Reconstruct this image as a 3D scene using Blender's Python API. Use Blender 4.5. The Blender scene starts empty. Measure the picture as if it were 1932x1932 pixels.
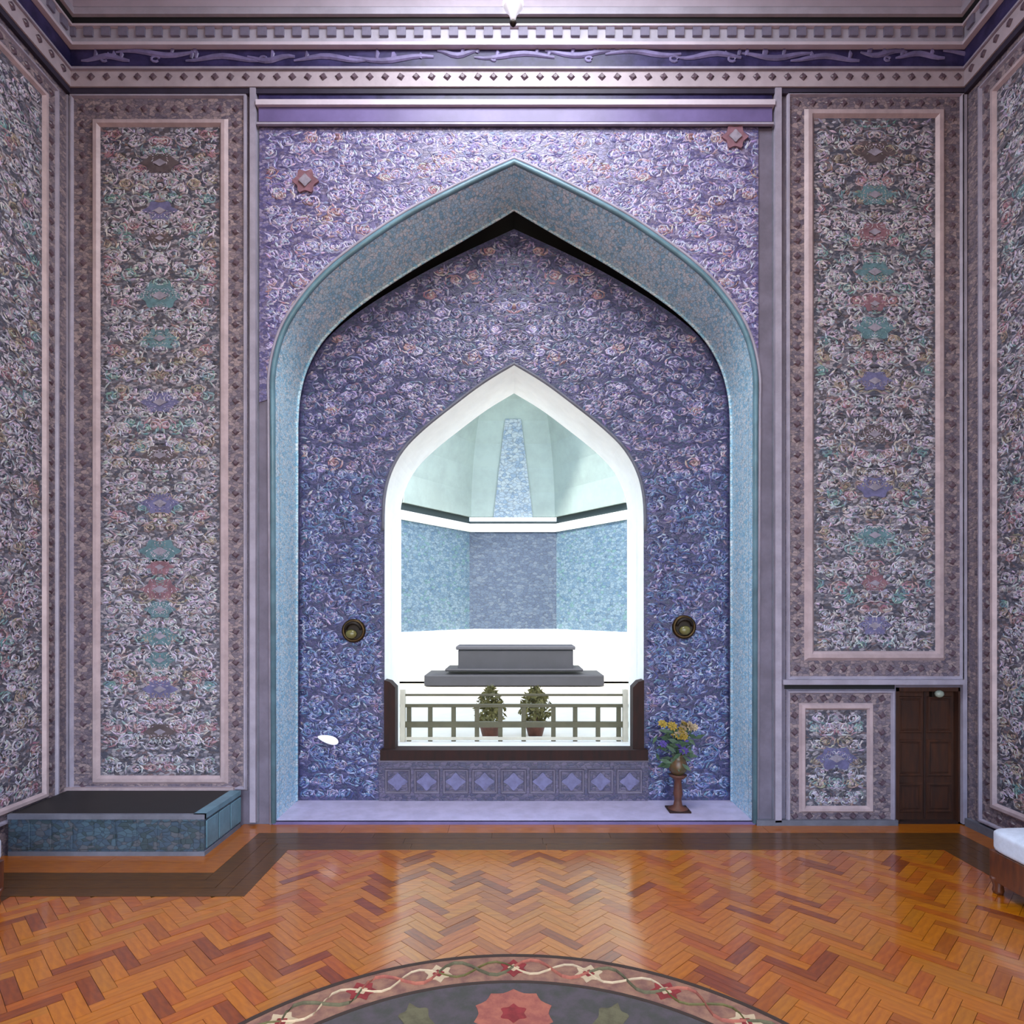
import bpy, bmesh, math, random
from mathutils import Vector, Matrix
from mathutils.geometry import tessellate_polygon
PI = math.pi
C = bpy.context.scene.collection
SC = bpy.context.scene

# ------------------------------------------------------------------ camera, sky, lights, exposure
F = 1200.0; CAMZ = 2.7; HOR = 1150.0; CX = 969.0
cd = bpy.data.cameras.new('camera'); cam = bpy.data.objects.new('camera', cd); C.objects.link(cam)
cam.location = (0, 0, CAMZ); cam.rotation_euler = (PI/2, 0, 0)
cd.sensor_width = 36; cd.lens = 36*F/1932; cd.shift_y = (HOR-966)/1932; cd.shift_x = -(CX-966)/1932
cd.clip_end = 300
SC.camera = cam
w = bpy.data.worlds.new('sky'); SC.world = w; w.use_nodes = True
wn = w.node_tree; bg = wn.nodes['Background']
sky = wn.nodes.new('ShaderNodeTexSky'); sky.sky_type = 'NISHITA'; sky.sun_disc = False
sky.sun_elevation = math.radians(52); sky.sun_rotation = math.radians(160); sky.air_density = 1.0; sky.dust_density = 1.5
wn.links.new(sky.outputs[0], bg.inputs[0]); bg.inputs[1].default_value = 0.75
sd = bpy.data.lights.new('sun', 'SUN'); sd.energy = 8.0; sd.angle = 0.12; sd.color = (1, .97, .92)
so = bpy.data.objects.new('sun', sd); C.objects.link(so)
so.rotation_euler = (math.radians(38), 0, math.radians(-18)); so.location = (-8, -10, 30)
def area(name, loc, rot, sx, sy, power, col=(1, 1, 1)):
    d = bpy.data.lights.new(name, 'AREA'); d.shape = 'RECTANGLE'; d.size = sx; d.size_y = sy; d.energy = power; d.color = col
    o = bpy.data.objects.new(name, d); C.objects.link(o); o.location = loc; o.rotation_euler = rot; return o
area('ceiling_fill', (0, 5.0, 10.7), (0, 0, 0), 3.0, 3.0, 490, (.93, .96, 1))  # unseen fill light added under the ceiling to brighten the top centre
area('rear_fill', (0, -3.6, 4.6), (math.radians(90), 0, 0), 9.0, 7.5, 90, (.95, .97, 1))  # unseen fill light added behind the camera, facing the back wall
SC.view_settings.view_transform = 'Standard'; SC.view_settings.look = 'None'
SC.view_settings.exposure = 0.35; SC.view_settings.gamma = 1.0; SC.view_settings.use_curve_mapping = False

# ------------------------------------------------------------------ helpers
def X8(px): return (px-CX)/150.0
def Z8(py): return CAMZ+(HOR-py)/150.0
def at(px, py, Y): return Vector(((px-CX)*Y/F, Y, CAMZ+(HOR-py)*Y/F))
def lin(c):
    return tuple(((v/255.0)/12.92 if v/255.0 <= .04045 else ((v/255.0+.055)/1.055)**2.4) for v in c)
def obj(name, bm, mat, parent=None, smooth=False, **props):
    me = bpy.data.meshes.new(name)
    if isinstance(bm, bmesh.types.BMesh):
        bm.to_mesh(me); bm.free()
    else:
        me.from_pydata(bm[0], [], bm[1])
    for m in (mat if isinstance(mat, (list, tuple)) else [mat]): me.materials.append(m)
    if smooth:
        for p in me.polygons: p.use_smooth = True
    o = bpy.data.objects.new(name, me); C.objects.link(o)
    if parent is not None: o.parent = parent
    for k, v in props.items(): o[k] = v
    return o
def link_mesh(name, me, parent, loc=(0, 0, 0), rot=(0, 0, 0), scale=None):
    o = bpy.data.objects.new(name, me); C.objects.link(o); o.parent = parent; o.location = loc; o.rotation_euler = rot
    if scale: o.scale = scale
    return o
def thing(name, label, cat, loc=(0, 0, 0), group=None):
    o = bpy.data.objects.new(name, None); C.objects.link(o); o.location = loc
    o['label'] = label; o['category'] = cat
    if group: o['group'] = group
    return o
def struct(name, bm, mat, label=None, cat=None):
    o = obj(name, bm, mat); o['kind'] = 'structure'
    if label: o['label'] = label
    if cat: o['category'] = cat
    return o
def box(bm, x0, x1, y0, y1, z0, z1):
    v = [bm.verts.new(p) for p in ((x0,y0,z0),(x1,y0,z0),(x1,y1,z0),(x0,y1,z0),(x0,y0,z1),(x1,y0,z1),(x1,y1,z1),(x0,y1,z1))]
    for f in ((0,3,2,1),(4,5,6,7),(0,1,5,4),(1,2,6,5),(2,3,7,6),(3,0,4,7)): bm.faces.new([v[i] for i in f])
    return v
def B(*a):
    bm = bmesh.new(); box(bm, *a); return bm
def bevel(o, wd, seg=2):
    m = o.modifiers.new('bevel', 'BEVEL'); m.width = wd; m.segments = seg; m.limit_method = 'ANGLE'; return o
def plate(loops, to3, h0, h1, side_holes=True, backface=True):
    """flat plate with outline loops[0] and holes loops[1:]; to3(u, v, h)"""
    bm = bmesh.new()
    tris = tessellate_polygon([[Vector((u, v, 0)) for u, v in l] for l in loops])
    flat = [p for l in loops for p in l]
    A = [bm.verts.new(to3(u, v, h1)) for u, v in flat]; Bv = [bm.verts.new(to3(u, v, h0)) for u, v in flat]
    for t in tris:
        try: bm.faces.new([A[i] for i in t])
        except ValueError: pass
        if backface:
            try: bm.faces.new([Bv[i] for i in reversed(t)])
            except ValueError: pass
    k = 0
    for li, l in enumerate(loops):
        n = len(l)
        if li == 0 or side_holes:
            for i in range(n):
                a, b = k+i, k+(i+1) % n
                bm.faces.new([A[a], A[b], Bv[b], Bv[a]])
        k += n
    bmesh.ops.recalc_face_normals(bm, faces=bm.faces)
    return bm
def rect(x0, x1, z0, z1): return [(x0, z0), (x1, z0), (x1, z1), (x0, z1)]
def tube(bm, pts, r, n=8, closed=False, flat=1.0):
    rings = []
    m = len(pts)
    for i, p in enumerate(pts):
        a = pts[i-1] if (i > 0 or closed) else p; b = pts[(i+1) % m] if (i < m-1 or closed) else p
        t = (Vector(b)-Vector(a)).normalized()
        up = Vector((0, 1, 0)) if abs(t.y) < .9 else Vector((1, 0, 0))
        s = t.cross(up).normalized(); u = s.cross(t).normalized()
        rr = r[i] if isinstance(r, (list, tuple)) else r
        rings.append([bm.verts.new(Vector(p)+s*rr*math.cos(2*PI*k/n)+u*rr*flat*math.sin(2*PI*k/n)) for k in range(n)])
    for i in range(m if closed else m-1):
        A, Bq = rings[i], rings[(i+1) % m]
        for k in range(n): bm.faces.new([A[k], A[(k+1) % n], Bq[(k+1) % n], Bq[k]])
    if not closed:
        bm.faces.new(rings[0][::-1]); bm.faces.new(rings[-1])
def lathe(bm, prof, n=24, cx=0, cy=0, cz=0):
    rings = []
    for r, z in prof:
        rings.append([bm.verts.new((cx+r*math.cos(2*PI*k/n), cy+r*math.sin(2*PI*k/n), cz+z)) for k in range(n)])
    for A, Bq in zip(rings, rings[1:]):
        for k in range(n): bm.faces.new([A[k], A[(k+1) % n], Bq[(k+1) % n], Bq[k]])
    bm.faces.new(rings[0][::-1]); bm.faces.new(rings[-1])

# ------------------------------------------------------------------ materials
def mat(name, col, rough=.5, metal=0.0, var=0.0, scale=6.0, bump=0.0, coat=0.0, col2=None, emit=None, es=0.0):
    m = bpy.data.materials.new(name); m.use_nodes = True; nt = m.node_tree; b = nt.nodes['Principled BSDF']
    b.inputs['Base Color'].default_value = (*lin(col), 1); b.inputs['Roughness'].default_value = rough
    b.inputs['Metallic'].default_value = metal; b.inputs['Coat Weight'].default_value = coat; b.inputs['Coat Roughness'].default_value = .12
    if emit: b.inputs['Emission Color'].default_value = (*lin(emit), 1); b.inputs['Emission Strength'].default_value = es
    if var or col2 or bump:
        tc = nt.nodes.new('ShaderNodeTexCoord'); nz = nt.nodes.new('ShaderNodeTexNoise')
        nz.inputs['Scale'].default_value = scale; nz.inputs['Detail'].default_value = 5; nz.inputs['Roughness'].default_value = .65
        nt.links.new(tc.outputs['Object'], nz.inputs['Vector'])
        rp = nt.nodes.new('ShaderNodeValToRGB')
        a = lin(col); c2 = lin(col2) if col2 else tuple(max(0, v*(1-var)) for v in a)
        rp.color_ramp.elements[0].position = .38; rp.color_ramp.elements[1].position = .62
        rp.color_ramp.elements[0].color = (*c2, 1); rp.color_ramp.elements[1].color = (*(min(1, v*(1+var)) for v in a), 1)
        nt.links.new(nz.outputs['Fac'], rp.inputs[0]); nt.links.new(rp.outputs[0], b.inputs['Base Color'])
        if bump:
            bp = nt.nodes.new('ShaderNodeBump'); bp.inputs['Strength'].default_value = bump; bp.inputs['Distance'].default_value = .02
            nt.links.new(nz.outputs['Fac'], bp.inputs['Height']); nt.links.new(bp.outputs[0], b.inputs['Normal'])
    return m
def tile_mat(name, cols, scale=7.0, rough=.35, big=.6, stretch=1.6):
    """glazed mosaic: small cells of several glazes with darker joints"""
    m = bpy.data.materials.new(name); m.use_nodes = True; nt = m.node_tree; b = nt.nodes['Principled BSDF']
    N, L = nt.nodes.new, nt.links.new
    tc = N('ShaderNodeTexCoord'); mp = N('ShaderNodeMapping'); mp.inputs['Scale'].default_value = (1, 1, stretch); L(tc.outputs['Object'], mp.inputs['Vector'])
    ds = N('ShaderNodeTexNoise'); ds.inputs['Scale'].default_value = 3.0; ds.inputs['Detail'].default_value = 3
    L(mp.outputs[0], ds.inputs['Vector'])
    mx = N('ShaderNodeMix'); mx.data_type = 'VECTOR'; mx.inputs['Factor'].default_value = .12
    L(mp.outputs[0], mx.inputs[4]); L(ds.outputs['Color'], mx.inputs[5])
    vo = N('ShaderNodeTexVoronoi'); vo.inputs['Scale'].default_value = scale; L(mx.outputs[1], vo.inputs['Vector'])
    sp = N('ShaderNodeSeparateColor'); L(vo.outputs['Color'], sp.inputs[0])
    rp = N('ShaderNodeValToRGB'); rp.color_ramp.interpolation = 'CONSTANT'; cr = rp.color_ramp
    n = len(cols)
    while len(cr.elements) < n: cr.elements.new(.5)
    acc = 0; tot = sum(c[1] for c in cols)
    for e, (c, wgt) in zip(list(cr.elements), cols):
        e.position = acc/tot; e.color = (*lin(c), 1); acc += wgt
    L(sp.outputs[0], rp.inputs[0])
    ve = N('ShaderNodeTexVoronoi'); ve.feature = 'DISTANCE_TO_EDGE'; ve.inputs['Scale'].default_value = scale; L(mx.outputs[1], ve.inputs['Vector'])
    mr = N('ShaderNodeMapRange'); mr.inputs[1].default_value = .0; mr.inputs[2].default_value = .12; mr.inputs[3].default_value = .55; mr.inputs[4].default_value = 1.0
    L(ve.outputs['Distance'], mr.inputs[0])
    ml = N('ShaderNodeMix'); ml.data_type = 'RGBA'; ml.blend_type = 'MULTIPLY'; ml.inputs['Factor'].default_value = 1
    L(rp.outputs[0], ml.inputs[6]); L(mr.outputs[0], ml.inputs[7]); L(ml.outputs[2], b.inputs['Base Color'])
    bp = N('ShaderNodeBump'); bp.inputs['Strength'].default_value = .3; bp.inputs['Distance'].default_value = .01
    L(mr.outputs[0], bp.inputs['Height']); L(bp.outputs[0], b.inputs['Normal'])
    b.inputs['Roughness'].default_value = rough
    return m
def attr_mat(name, rough=.35):
    m = bpy.data.materials.new(name); m.use_nodes = True; nt = m.node_tree; b = nt.nodes['Principled BSDF']
    a = nt.nodes.new('ShaderNodeAttribute'); a.attribute_name = 'tint'; nt.links.new(a.outputs['Color'], b.inputs['Base Color'])
    b.inputs['Roughness'].default_value = rough
    return m
def wood_mat(name, col, col2, rough=.3, coat=.6, gscale=(3, 26, 26), rot=0):
    m = bpy.data.materials.new(name); m.use_nodes = True; nt = m.node_tree; b = nt.nodes['Principled BSDF']
    N, L = nt.nodes.new, nt.links.new
    tc = N('ShaderNodeTexCoord'); mp = N('ShaderNodeMapping'); mp.inputs['Scale'].default_value = gscale; mp.inputs['Rotation'].default_value = (0, 0, rot)
    L(tc.outputs['Object'], mp.inputs['Vector'])
    nz = N('ShaderNodeTexNoise'); nz.inputs['Scale'].default_value = 1.0; nz.inputs['Detail'].default_value = 6; L(mp.outputs[0], nz.inputs['Vector'])
    rp = N('ShaderNodeValToRGB'); rp.color_ramp.elements[0].position = .3; rp.color_ramp.elements[1].position = .7
    rp.color_ramp.elements[0].color = (*lin(col2), 1); rp.color_ramp.elements[1].color = (*lin(col), 1)
    L(nz.outputs['Fac'], rp.inputs[0]); L(rp.outputs[0], b.inputs['Base Color'])
    bp = N('ShaderNodeBump'); bp.inputs['Strength'].default_value = .12; bp.inputs['Distance'].default_value = .01
    n2 = N('ShaderNodeTexNoise'); n2.inputs['Scale'].default_value = 9; n2.inputs['Detail'].default_value = 2; L(tc.outputs['Object'], n2.inputs['Vector'])
    L(n2.outputs['Fac'], bp.inputs['Height']); L(bp.outputs[0], b.inputs['Normal']); L(bp.outputs[0], b.inputs['Coat Normal'])
    b.inputs['Roughness'].default_value = rough; b.inputs['Coat Weight'].default_value = coat; b.inputs['Coat Roughness'].default_value = .13; b.inputs['Coat IOR'].default_value = 1.75
    return m

M = {}
M['field_side'] = tile_mat('grey_mauve_mosaic', [((74,76,92),3),((106,104,118),4),((150,144,154),3),((86,80,88),2),((120,100,106),1)], 26)
M['field_spandrel'] = tile_mat('violet_mosaic', [((84,80,124),4),((112,106,150),4),((136,128,160),3),((104,94,126),2)], 26)
M['field_niche'] = tile_mat('blue_violet_mosaic', [((44,46,88),4),((62,60,104),4),((78,74,114),3),((50,62,94),2)], 26)
M['border'] = tile_mat('mauve_border_tiles', [((132,118,126),3),((112,102,116),3),((150,134,138),2),((96,88,104),1)], 22)
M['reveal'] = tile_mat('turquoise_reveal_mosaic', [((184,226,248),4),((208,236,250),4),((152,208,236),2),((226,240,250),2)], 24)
M['leaf'] = attr_mat('glazed_ornament')
M['pink'] = mat('pale_pink_moulding', (170,152,158), .5, var=.12, scale=5)
M['lilac'] = mat('lilac_moulding', (150,144,162), .5, var=.12, scale=4)
M['plainmauve'] = mat('plain_mauve_plaster', (104,98,116), .6, var=.16, scale=3, bump=.2)
M['plaingrey'] = mat('plain_grey_plaster', (98,100,114), .6, var=.16, scale=3, bump=.2)
M['white_line'] = mat('white_moulding', (196,186,200), .45, var=.06, scale=3)
M['navy'] = mat('dark_navy_glaze', (26,22,62), .45, col2=(52,46,92), scale=5)
M['painted_shade'] = mat('painted_shade_black', (10,12,20), .7)  # near-black colour that paints shade into gaps and recesses
M['dark_line'] = mat('dark_moulding', (44,38,58), .6, var=.2, scale=3)
M['purple'] = mat('purple_glaze', (104,92,140), .45, var=.16, scale=1.6)
M['cornice'] = mat('pale_grey_cornice', (168,164,180), .5, var=.1, scale=3)
M['cornice_pink'] = mat('pink_beige_cornice', (166,154,164), .5, var=.12, scale=2.2)
M['rosette'] = mat('dark_rosette_glaze', (84,68,80), .4, var=.2, scale=8)
M['rosette_grey'] = mat('grey_rosette_glaze', (116,112,134), .4, var=.15, scale=8)
M['teal_rim'] = mat('teal_rim_glaze', (92,126,142), .35, var=.2, scale=3)
M['teal_box'] = tile_mat('teal_slate_tiles', [((62,80,98),4),((70,92,108),3),((82,88,98),2),((56,72,80),2)], 16, .4)
M['black_top'] = mat('black_stone', (26,24,25), .55, var=.15, scale=4)
M['sill'] = mat('lavender_marble', (186,178,208), .35, var=.1, scale=5)
M['panelmauve'] = tile_mat('mauve_apron_tiles', [((74,68,98),3),((92,84,112),3),((62,60,92),2)], 18)
M['white'] = mat('whitewashed_reveal', (240,242,240), .7, var=.03, scale=4)
M['out_white'] = mat('sunlit_white_stone', (226,230,226), .8, var=.05, scale=.8)
M['out_dome'] = mat('pale_green_plaster', (142,156,150), .8, var=.1, scale=.7, bump=.2)
M['out_blue'] = tile_mat('pale_blue_tiles', [((88,110,126),4),((104,124,136),4),((76,100,120),2),((88,118,120),1)], 7, .6, stretch=2)
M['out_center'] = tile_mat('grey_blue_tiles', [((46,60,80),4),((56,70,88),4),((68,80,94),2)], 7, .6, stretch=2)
M['out_dark'] = mat('painted_gap_shade', (40,52,52), .7)  # dark colour painted for the shadow gap under the iwan dome
M['out_grey'] = mat('dark_grey_stone', (26,26,32), .7, var=.15, scale=2)
M['ground'] = mat('pale_courtyard_paving', (190,182,164), .8, var=.06, scale=1)
M['rail'] = mat('olive_grey_painted_wood', (84,80,58), .6, var=.1, scale=6)
M['rail_white'] = mat('cream_painted_wood', (200,194,176), .5, var=.05, scale=6)
M['darkwood'] = wood_mat('red_brown_wood', (44,12,4), (24,5,2), .8, 0, (20, 20, 4))
M['doorwood'] = wood_mat('dark_door_wood', (66,30,8), (38,13,4), .75, 0, (22, 22, 3))
M['benchwood'] = wood_mat('brown_bench_wood', (104,52,22), (62,26,14), .4, .3, (18, 18, 4))
M['cushion'] = mat('white_blue_upholstery', (206,214,232), .85, var=.06, scale=14, bump=.15)
M['brass'] = mat('dull_brass', (70,54,32), .4, .8, var=.2, scale=12)
M['bronze'] = mat('blackened_bronze', (34,26,20), .5, .5)
M['olive_glass'] = mat('olive_glass', (104,100,58), .25)
M['lampwhite'] = mat('white_glass', (244,246,250), .2, emit=(240,240,255), es=.35)
M['leafgreen'] = mat('leaf_green', (58,84,60), .6, var=.3, scale=14)
M['olive'] = mat('olive_leaf', (92,86,44), .7, var=.25, scale=9)
M['yellow'] = mat('yellow_petals', (158,134,52), .7, var=.2, scale=14)
M['creamp'] = mat('cream_petals', (178,160,132), .7, var=.1, scale=14)
M['violetp'] = mat('violet_petals', (86,72,150), .7, var=.2, scale=14)
M['terracotta'] = mat('brown_terracotta', (88,50,38), .6, var=.2, scale=9)
M['ceil'] = mat('pale_pink_ceiling', (180,170,186), .6, var=.08, scale=1.5)
M['rug_olive'] = mat('olive_pile', (92,88,66), .95, var=.2, scale=14)
M['rug_edge'] = mat('dark_rug_edging', (56,42,36), .9)
M['rug_band'] = mat('rose_tan_rug_pile', (150,112,92), .95, col2=(120,84,76), scale=9, bump=.3)
M['rug_field'] = mat('slate_rug_pile', (82,74,80), .95, col2=(66,66,62), scale=7, bump=.3)
M['rug_pink'] = mat('terracotta_rose_pile', (164,98,80), .95, col2=(140,78,70), scale=12, bump=.3)
M['rug_cream'] = mat('cream_pile', (190,170,140), .95, var=.1, scale=14)
M['rug_red'] = mat('dark_red_pile', (128,44,46), .95, var=.2, scale=14)
WOODS = [wood_mat('orange_parquet_%s' % n, a, b, .34, .9, (6, 30, 6)) for n, a, b in (
    ('amber', (190,112,0), (156,82,0)), ('honey', (188,112,0), (158,86,0)), ('rust', (178,92,0), (142,64,0)),
    ('brown', (164,88,2), (134,64,0)), ('gold', (182,112,0), (150,84,0)), ('chestnut', (142,66,0), (106,42,0)))]
M['border_light'] = wood_mat('amber_border_boards', (168,96,6), (140,72,2), .34, .55, (6, 30, 6))
M['border_dark'] = wood_mat('walnut_border_boards', (92,56,6), (66,38,2), .4, .25, (6, 30, 6))
M['subfloor'] = mat('dark_subfloor', (70,36,12), .7)

# ------------------------------------------------------------------ ornament generator (leaf shaped glazed tiles along scrolls)
PAL_SIDE = [((186,180,194),24),((156,150,164),22),((140,134,150),14),((82,80,96),12),((50,50,62),10),((138,150,158),4),((138,118,118),6),((112,128,136),3)]
PAL_SPAN = [((182,176,208),26),((150,144,182),22),((124,118,166),16),((88,82,132),14),((132,140,176),8),((160,134,150),8),((70,66,112),6)]
PAL_NICHE_LOW = [((128,138,176),16),((92,102,146),20),((58,66,116),20),((34,40,80),20),((78,108,144),14),((104,94,122),4),((166,168,196),5)]
PAL_NICHE = [((150,142,172),18),((104,100,142),20),((74,74,118),18),((42,42,78),20),((80,100,132),9),((120,100,122),8),((164,158,184),5)]
PAL_TEAL = [((96,126,134),4),((124,148,152),2),((162,172,180),2),((70,76,90),2)]
PAL_ROSE = [((148,112,124),4),((166,142,150),2),((104,76,86),2),((178,170,182),2)]
PAL_TAN = [((146,132,122),4),((116,104,100),3),((172,162,158),2),((74,66,66),2)]
def pick(rng, pal):
    t = rng.random()*sum(p[1] for p in pal)
    for c, wgt in pal:
        t -= wgt
        if t <= 0: return c
    return pal[-1][0]
def ornament(name, parent, to3, inside, x0, x1, z0, z1, axis, pal, seed, step=.2, size=.86, alt=(), altp=.16, mirror=True):
    rng = random.Random(seed); V = []; Fc = []; col = []
    def leaf(u, v, a, ln, wd, c):
        if not inside(u, v): return
        ca, sa = math.cos(a), math.sin(a); k = len(V)
        for du, dv, h in ((-ln, 0, .002), (-ln*.25, wd, .002), (ln*.45, wd*.7, .002), (ln, 0, .002), (ln*.45, -wd*.7, .002), (-ln*.25, -wd, .002), (0, 0, .0065)):
            V.append(to3(u+du*ca-dv*sa, v+du*sa+dv*ca, h))
        cc = tuple(min(1, x*rng.uniform(.85, 1.12)) for x in lin(c))
        for i in range(6): Fc.append((k+6, k+i, k+(i+1) % 6)); col.append(cc)
    lo = axis if mirror else x0
    hi = max(x1-axis, axis-x0)+axis if mirror else x1
    z = z0; row = 0
    while z < z1+step:
        u = lo+(step*.5 if row % 2 else step*.05)
        while u < hi+step*.3:
            cu, cv = u+rng.uniform(-.35, .35)*step, z+rng.uniform(-.35, .35)*step
            pl = pal
            for ap, aw in alt:
                if rng.random() < altp*aw: pl = ap
            s = rng.choice((-1, 1)); th = rng.uniform(0, 2*PI); r = step*rng.uniform(.5, .95); q = []
            while r > step*.14:
                c = pick(rng, pl)
                q.append((cu+r*math.cos(th), cv+r*math.sin(th)*.62, math.atan2(.62*math.sin(th+s*PI/2), math.cos(th+s*PI/2))+rng.uniform(-.5, .5), .043*size*rng.uniform(.6, 1.5), .0135*size*rng.uniform(.6, 1.3), c))
                th += s*.062*size/max(r, .03); r *= .925
            q.append((cu, cv, 0, .02*size, .018*size, pick(rng, pl)))
            for (a, b_, an, ln, wd, c) in q:
                if mirror:
                    if a < axis-.01: continue
                    leaf(a, b_, an, ln, wd, c); leaf(2*axis-a, b_, PI-an, ln, wd, c)
                else: leaf(a, b_, an, ln, wd, c)
            u += step
        z += step*.56; row += 1
    me = bpy.data.meshes.new(name); me.from_pydata(V, [], Fc)
    at_ = me.color_attributes.new('tint', 'FLOAT_COLOR', 'CORNER')
    buf = []
    for c in col: buf += [*c, 1.0]*3
    at_.data.foreach_set('color', buf)
    # make faces look outwards
    me.update()
    if len(me.polygons):
        n = me.polygons[0].normal; o0 = Vector(to3(0, 0, 0)); o1 = Vector(to3(0, 0, 1))
        if n.dot(o1-o0) < 0: me.flip_normals()
    me.materials.append(M['leaf'])
    o = bpy.data.objects.new(name, me); C.objects.link(o); o.parent = parent; o['kind'] = 'stuff'
    return o

def back(Y): return lambda u, v, h: (u, Y-h, v)
XL, XR = X8(130), X8(1822)
def leftw(u, v, h): return (XL+h, u, v)
def rightw(u, v, h): return (XR-h, u, v)

# ------------------------------------------------------------------ arch outlines
def full(halfpts, sc, zb):
    """halfpts: (half width px, y px) apex first; px size sc metres; returns closed loop"""
    x0 = (970-CX)*sc
    r = [(x0+hw*sc, CAMZ+(HOR-y)*sc) for hw, y in halfpts]
    l = [(x0-hw*sc, CAMZ+(HOR-y)*sc) for hw, y in halfpts[1:]]
    return [(l[-1][0], zb)] + l[::-1] + r + [(r[-1][0], zb)]
def dens(h):
    out = []
    for i in range(len(h)-1):
        p0 = h[max(i-1, 0)]; p1 = h[i]; p2 = h[i+1]; p3 = h[min(i+2, len(h)-1)]
        if i == 0: p0 = (2*p1[0]-p2[0], 2*p1[1]-p2[1])
        for k in range(4):
            t = k/4
            f = lambda a, b, c, d: .5*((2*b)+(-a+c)*t+(2*a-5*b+4*c-d)*t*t+(-a+3*b-3*c+d)*t**3)
            out.append((f(p0[0], p1[0], p2[0], p3[0]), f(p0[1], p1[1], p2[1], p3[1])))
    out.append(h[-1]); return out
S8, S9, SB = 8/F, 8.79/F, 8.85/F
ARCH_A = dens([(0,312),(101,360),(199,411),(282,466),(349,519),(398,574),(432,632),(449,700),(450,760)])
ARCH_B = dens([(0,394),(101,453),(179,498),(256,548),(318,595),(365,644),(393,695),(407,748),(411,800)])
ARCH_C = dens([(0,432),(101,479),(179,519),(256,564),(318,607),(365,652),(392,699),(405,748),(409,800)])
WIN = dens([(0,686),(56,720),(110,760),(170,808),(209,848),(233,892),(244,940),(246,1000)])
NF = .045                                            # niche floor height
loopA = full(ARCH_A, S8, NF); loopB = full(ARCH_B, S9, NF); loopC = full(ARCH_C, SB, NF)
SILL = .66
loopW = full(WIN, S9, SILL); 
def pin(poly):
    def f(u, v):
        c = False; n = len(poly); j = n-1
        for i in range(n):
            xi, yi = poly[i]; xj, yj = poly[j]
            if (yi > v) != (yj > v) and u < (xj-xi)*(v-yi)/(yj-yi)+xi: c = not c
            j = i
        return c
    return f
def grow(loop, d):
    cx = sum(p[0] for p in loop)/len(loop); n = len(loop); out = []
    for i in range(n):
        a = Vector(loop[i-1]); b = Vector(loop[(i+1) % n]); t = (b-a).normalized()
        out.append((loop[i][0]-t.y*d, loop[i][1]+t.x*d))
    return out

# ------------------------------------------------------------------ room shell
TOP = 11.1
DX0, DX1, DZ = X8(1690), X8(1815), Z8(1297)
wall_back = struct('wall_back', plate([rect(XL-.4, XR+.4, -.1, TOP+.2), loopA, rect(DX0, DX1, 0.0, DZ)], back(8.0), -.14, 0, side_holes=False), M['plainmauve'])
wall_left = struct('wall_left', plate([rect(-4.0, 8.3, -.1, TOP+.2)], leftw, -.35, 0), M['border'])
wall_right = struct('wall_right', plate([rect(-4.0, 8.3, -.1, TOP+.2)], rightw, -.35, 0), M['border'])
struct('ceiling', B(XL-.4, XR+.4, -4.2, 8.3, TOP, TOP+.3), M['ceil'])
bm = bmesh.new(); box(bm, XL-.4, XL+.7, -4.2, -3.9, -.1, TOP); box(bm, XR-.7, XR+.4, -4.2, -3.9, -.1, TOP); box(bm, XL+.7, XR-.7, -4.2, -3.9, 8.6, TOP)
struct('wall_front', bm, M['border'])

# floor ------------------------------------------------------------
floor = struct('floor', B(XL-.3, XR+.3, -4.2, 8.05, -.12, -.02), M['subfloor'])
PX1, PY0, PZ = X8(385)*6.97/8, 6.97, .435            # tiled platform in the back left corner
random.seed(5)
pl_me = []
L_, W_ = .40, .10
for k, m in enumerate(WOODS):
    bm = bmesh.new(); box(bm, -L_/2+.0015, L_/2-.0015, -W_/2+.0015, W_/2-.0015, -.02, 0)
    me = bpy.data.meshes.new('plank'); bm.to_mesh(me); bm.free(); me.materials.append(m); pl_me.append(me)
spots = []
# herringbone lattice turned by 45 degrees
n = int(L_/W_)
for i in range(-90, 91):
    for j in range(-36, 37):
        # horizontal and vertical bricks of a herringbone
        ox = i*W_+j*L_*1.0; oy = i*W_-j*L_*1.0
        spots.append((ox+L_/2, oy+W_/2, 0)); spots.append((ox+L_+W_/2-W_*0, oy-L_/2+W_+L_*0, PI/2))
ca = math.cos(PI/4)
pts = []
seen = set()
for u, v, a in spots:
    x = (u-v)*ca; y = (u+v)*ca+2.0
    if XL+.72 < x < XR-.70 and -3.7 < y < 7.28 and not (x < PX1+.68 and y > PY0-.88):
        key = (round(x, 3), round(y, 3))
        if key in seen: continue
        seen.add(key); pts.append((x, y, a+PI/4))
def visible_rank(p):
    x, y, _ = p
    if y < 3.9: return 1e6
    px = CX+x*F/y; py = HOR+CAMZ*F/y
    if not (-60 < px < 1990 and py < 1990): return 1e5
    if (x-0)**2+(y-2.62)**2 < 2.1**2: return 1e5
    return y
pts.sort(key=visible_rank)
wsel = lambda: random.choices(range(6), (5, 4, 4, 3, 4, 2))[0]
for x, y, a in pts[:300]:
    link_mesh('plank', pl_me[wsel()], floor, (x, y, random.uniform(-.0012, .0012)), (0, 0, a))
bm = bmesh.new()
for x, y, a in pts[300:]:
    vs = box(bm, -L_/2+.0015, L_/2-.0015, -W_/2+.0015, W_/2-.0015, -.02, 0)
    mtx = Matrix.Translation((x, y, random.uniform(-.0012, .0012))) @ Matrix.Rotation(a, 4, 'Z')
    mi = wsel()
    for v in vs: v.co = mtx @ v.co
    for f in {f for v in vs for f in v.link_faces}: f.material_index = mi
obj('parquet_planks', bm, WOODS, floor, kind='stuff')
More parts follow.
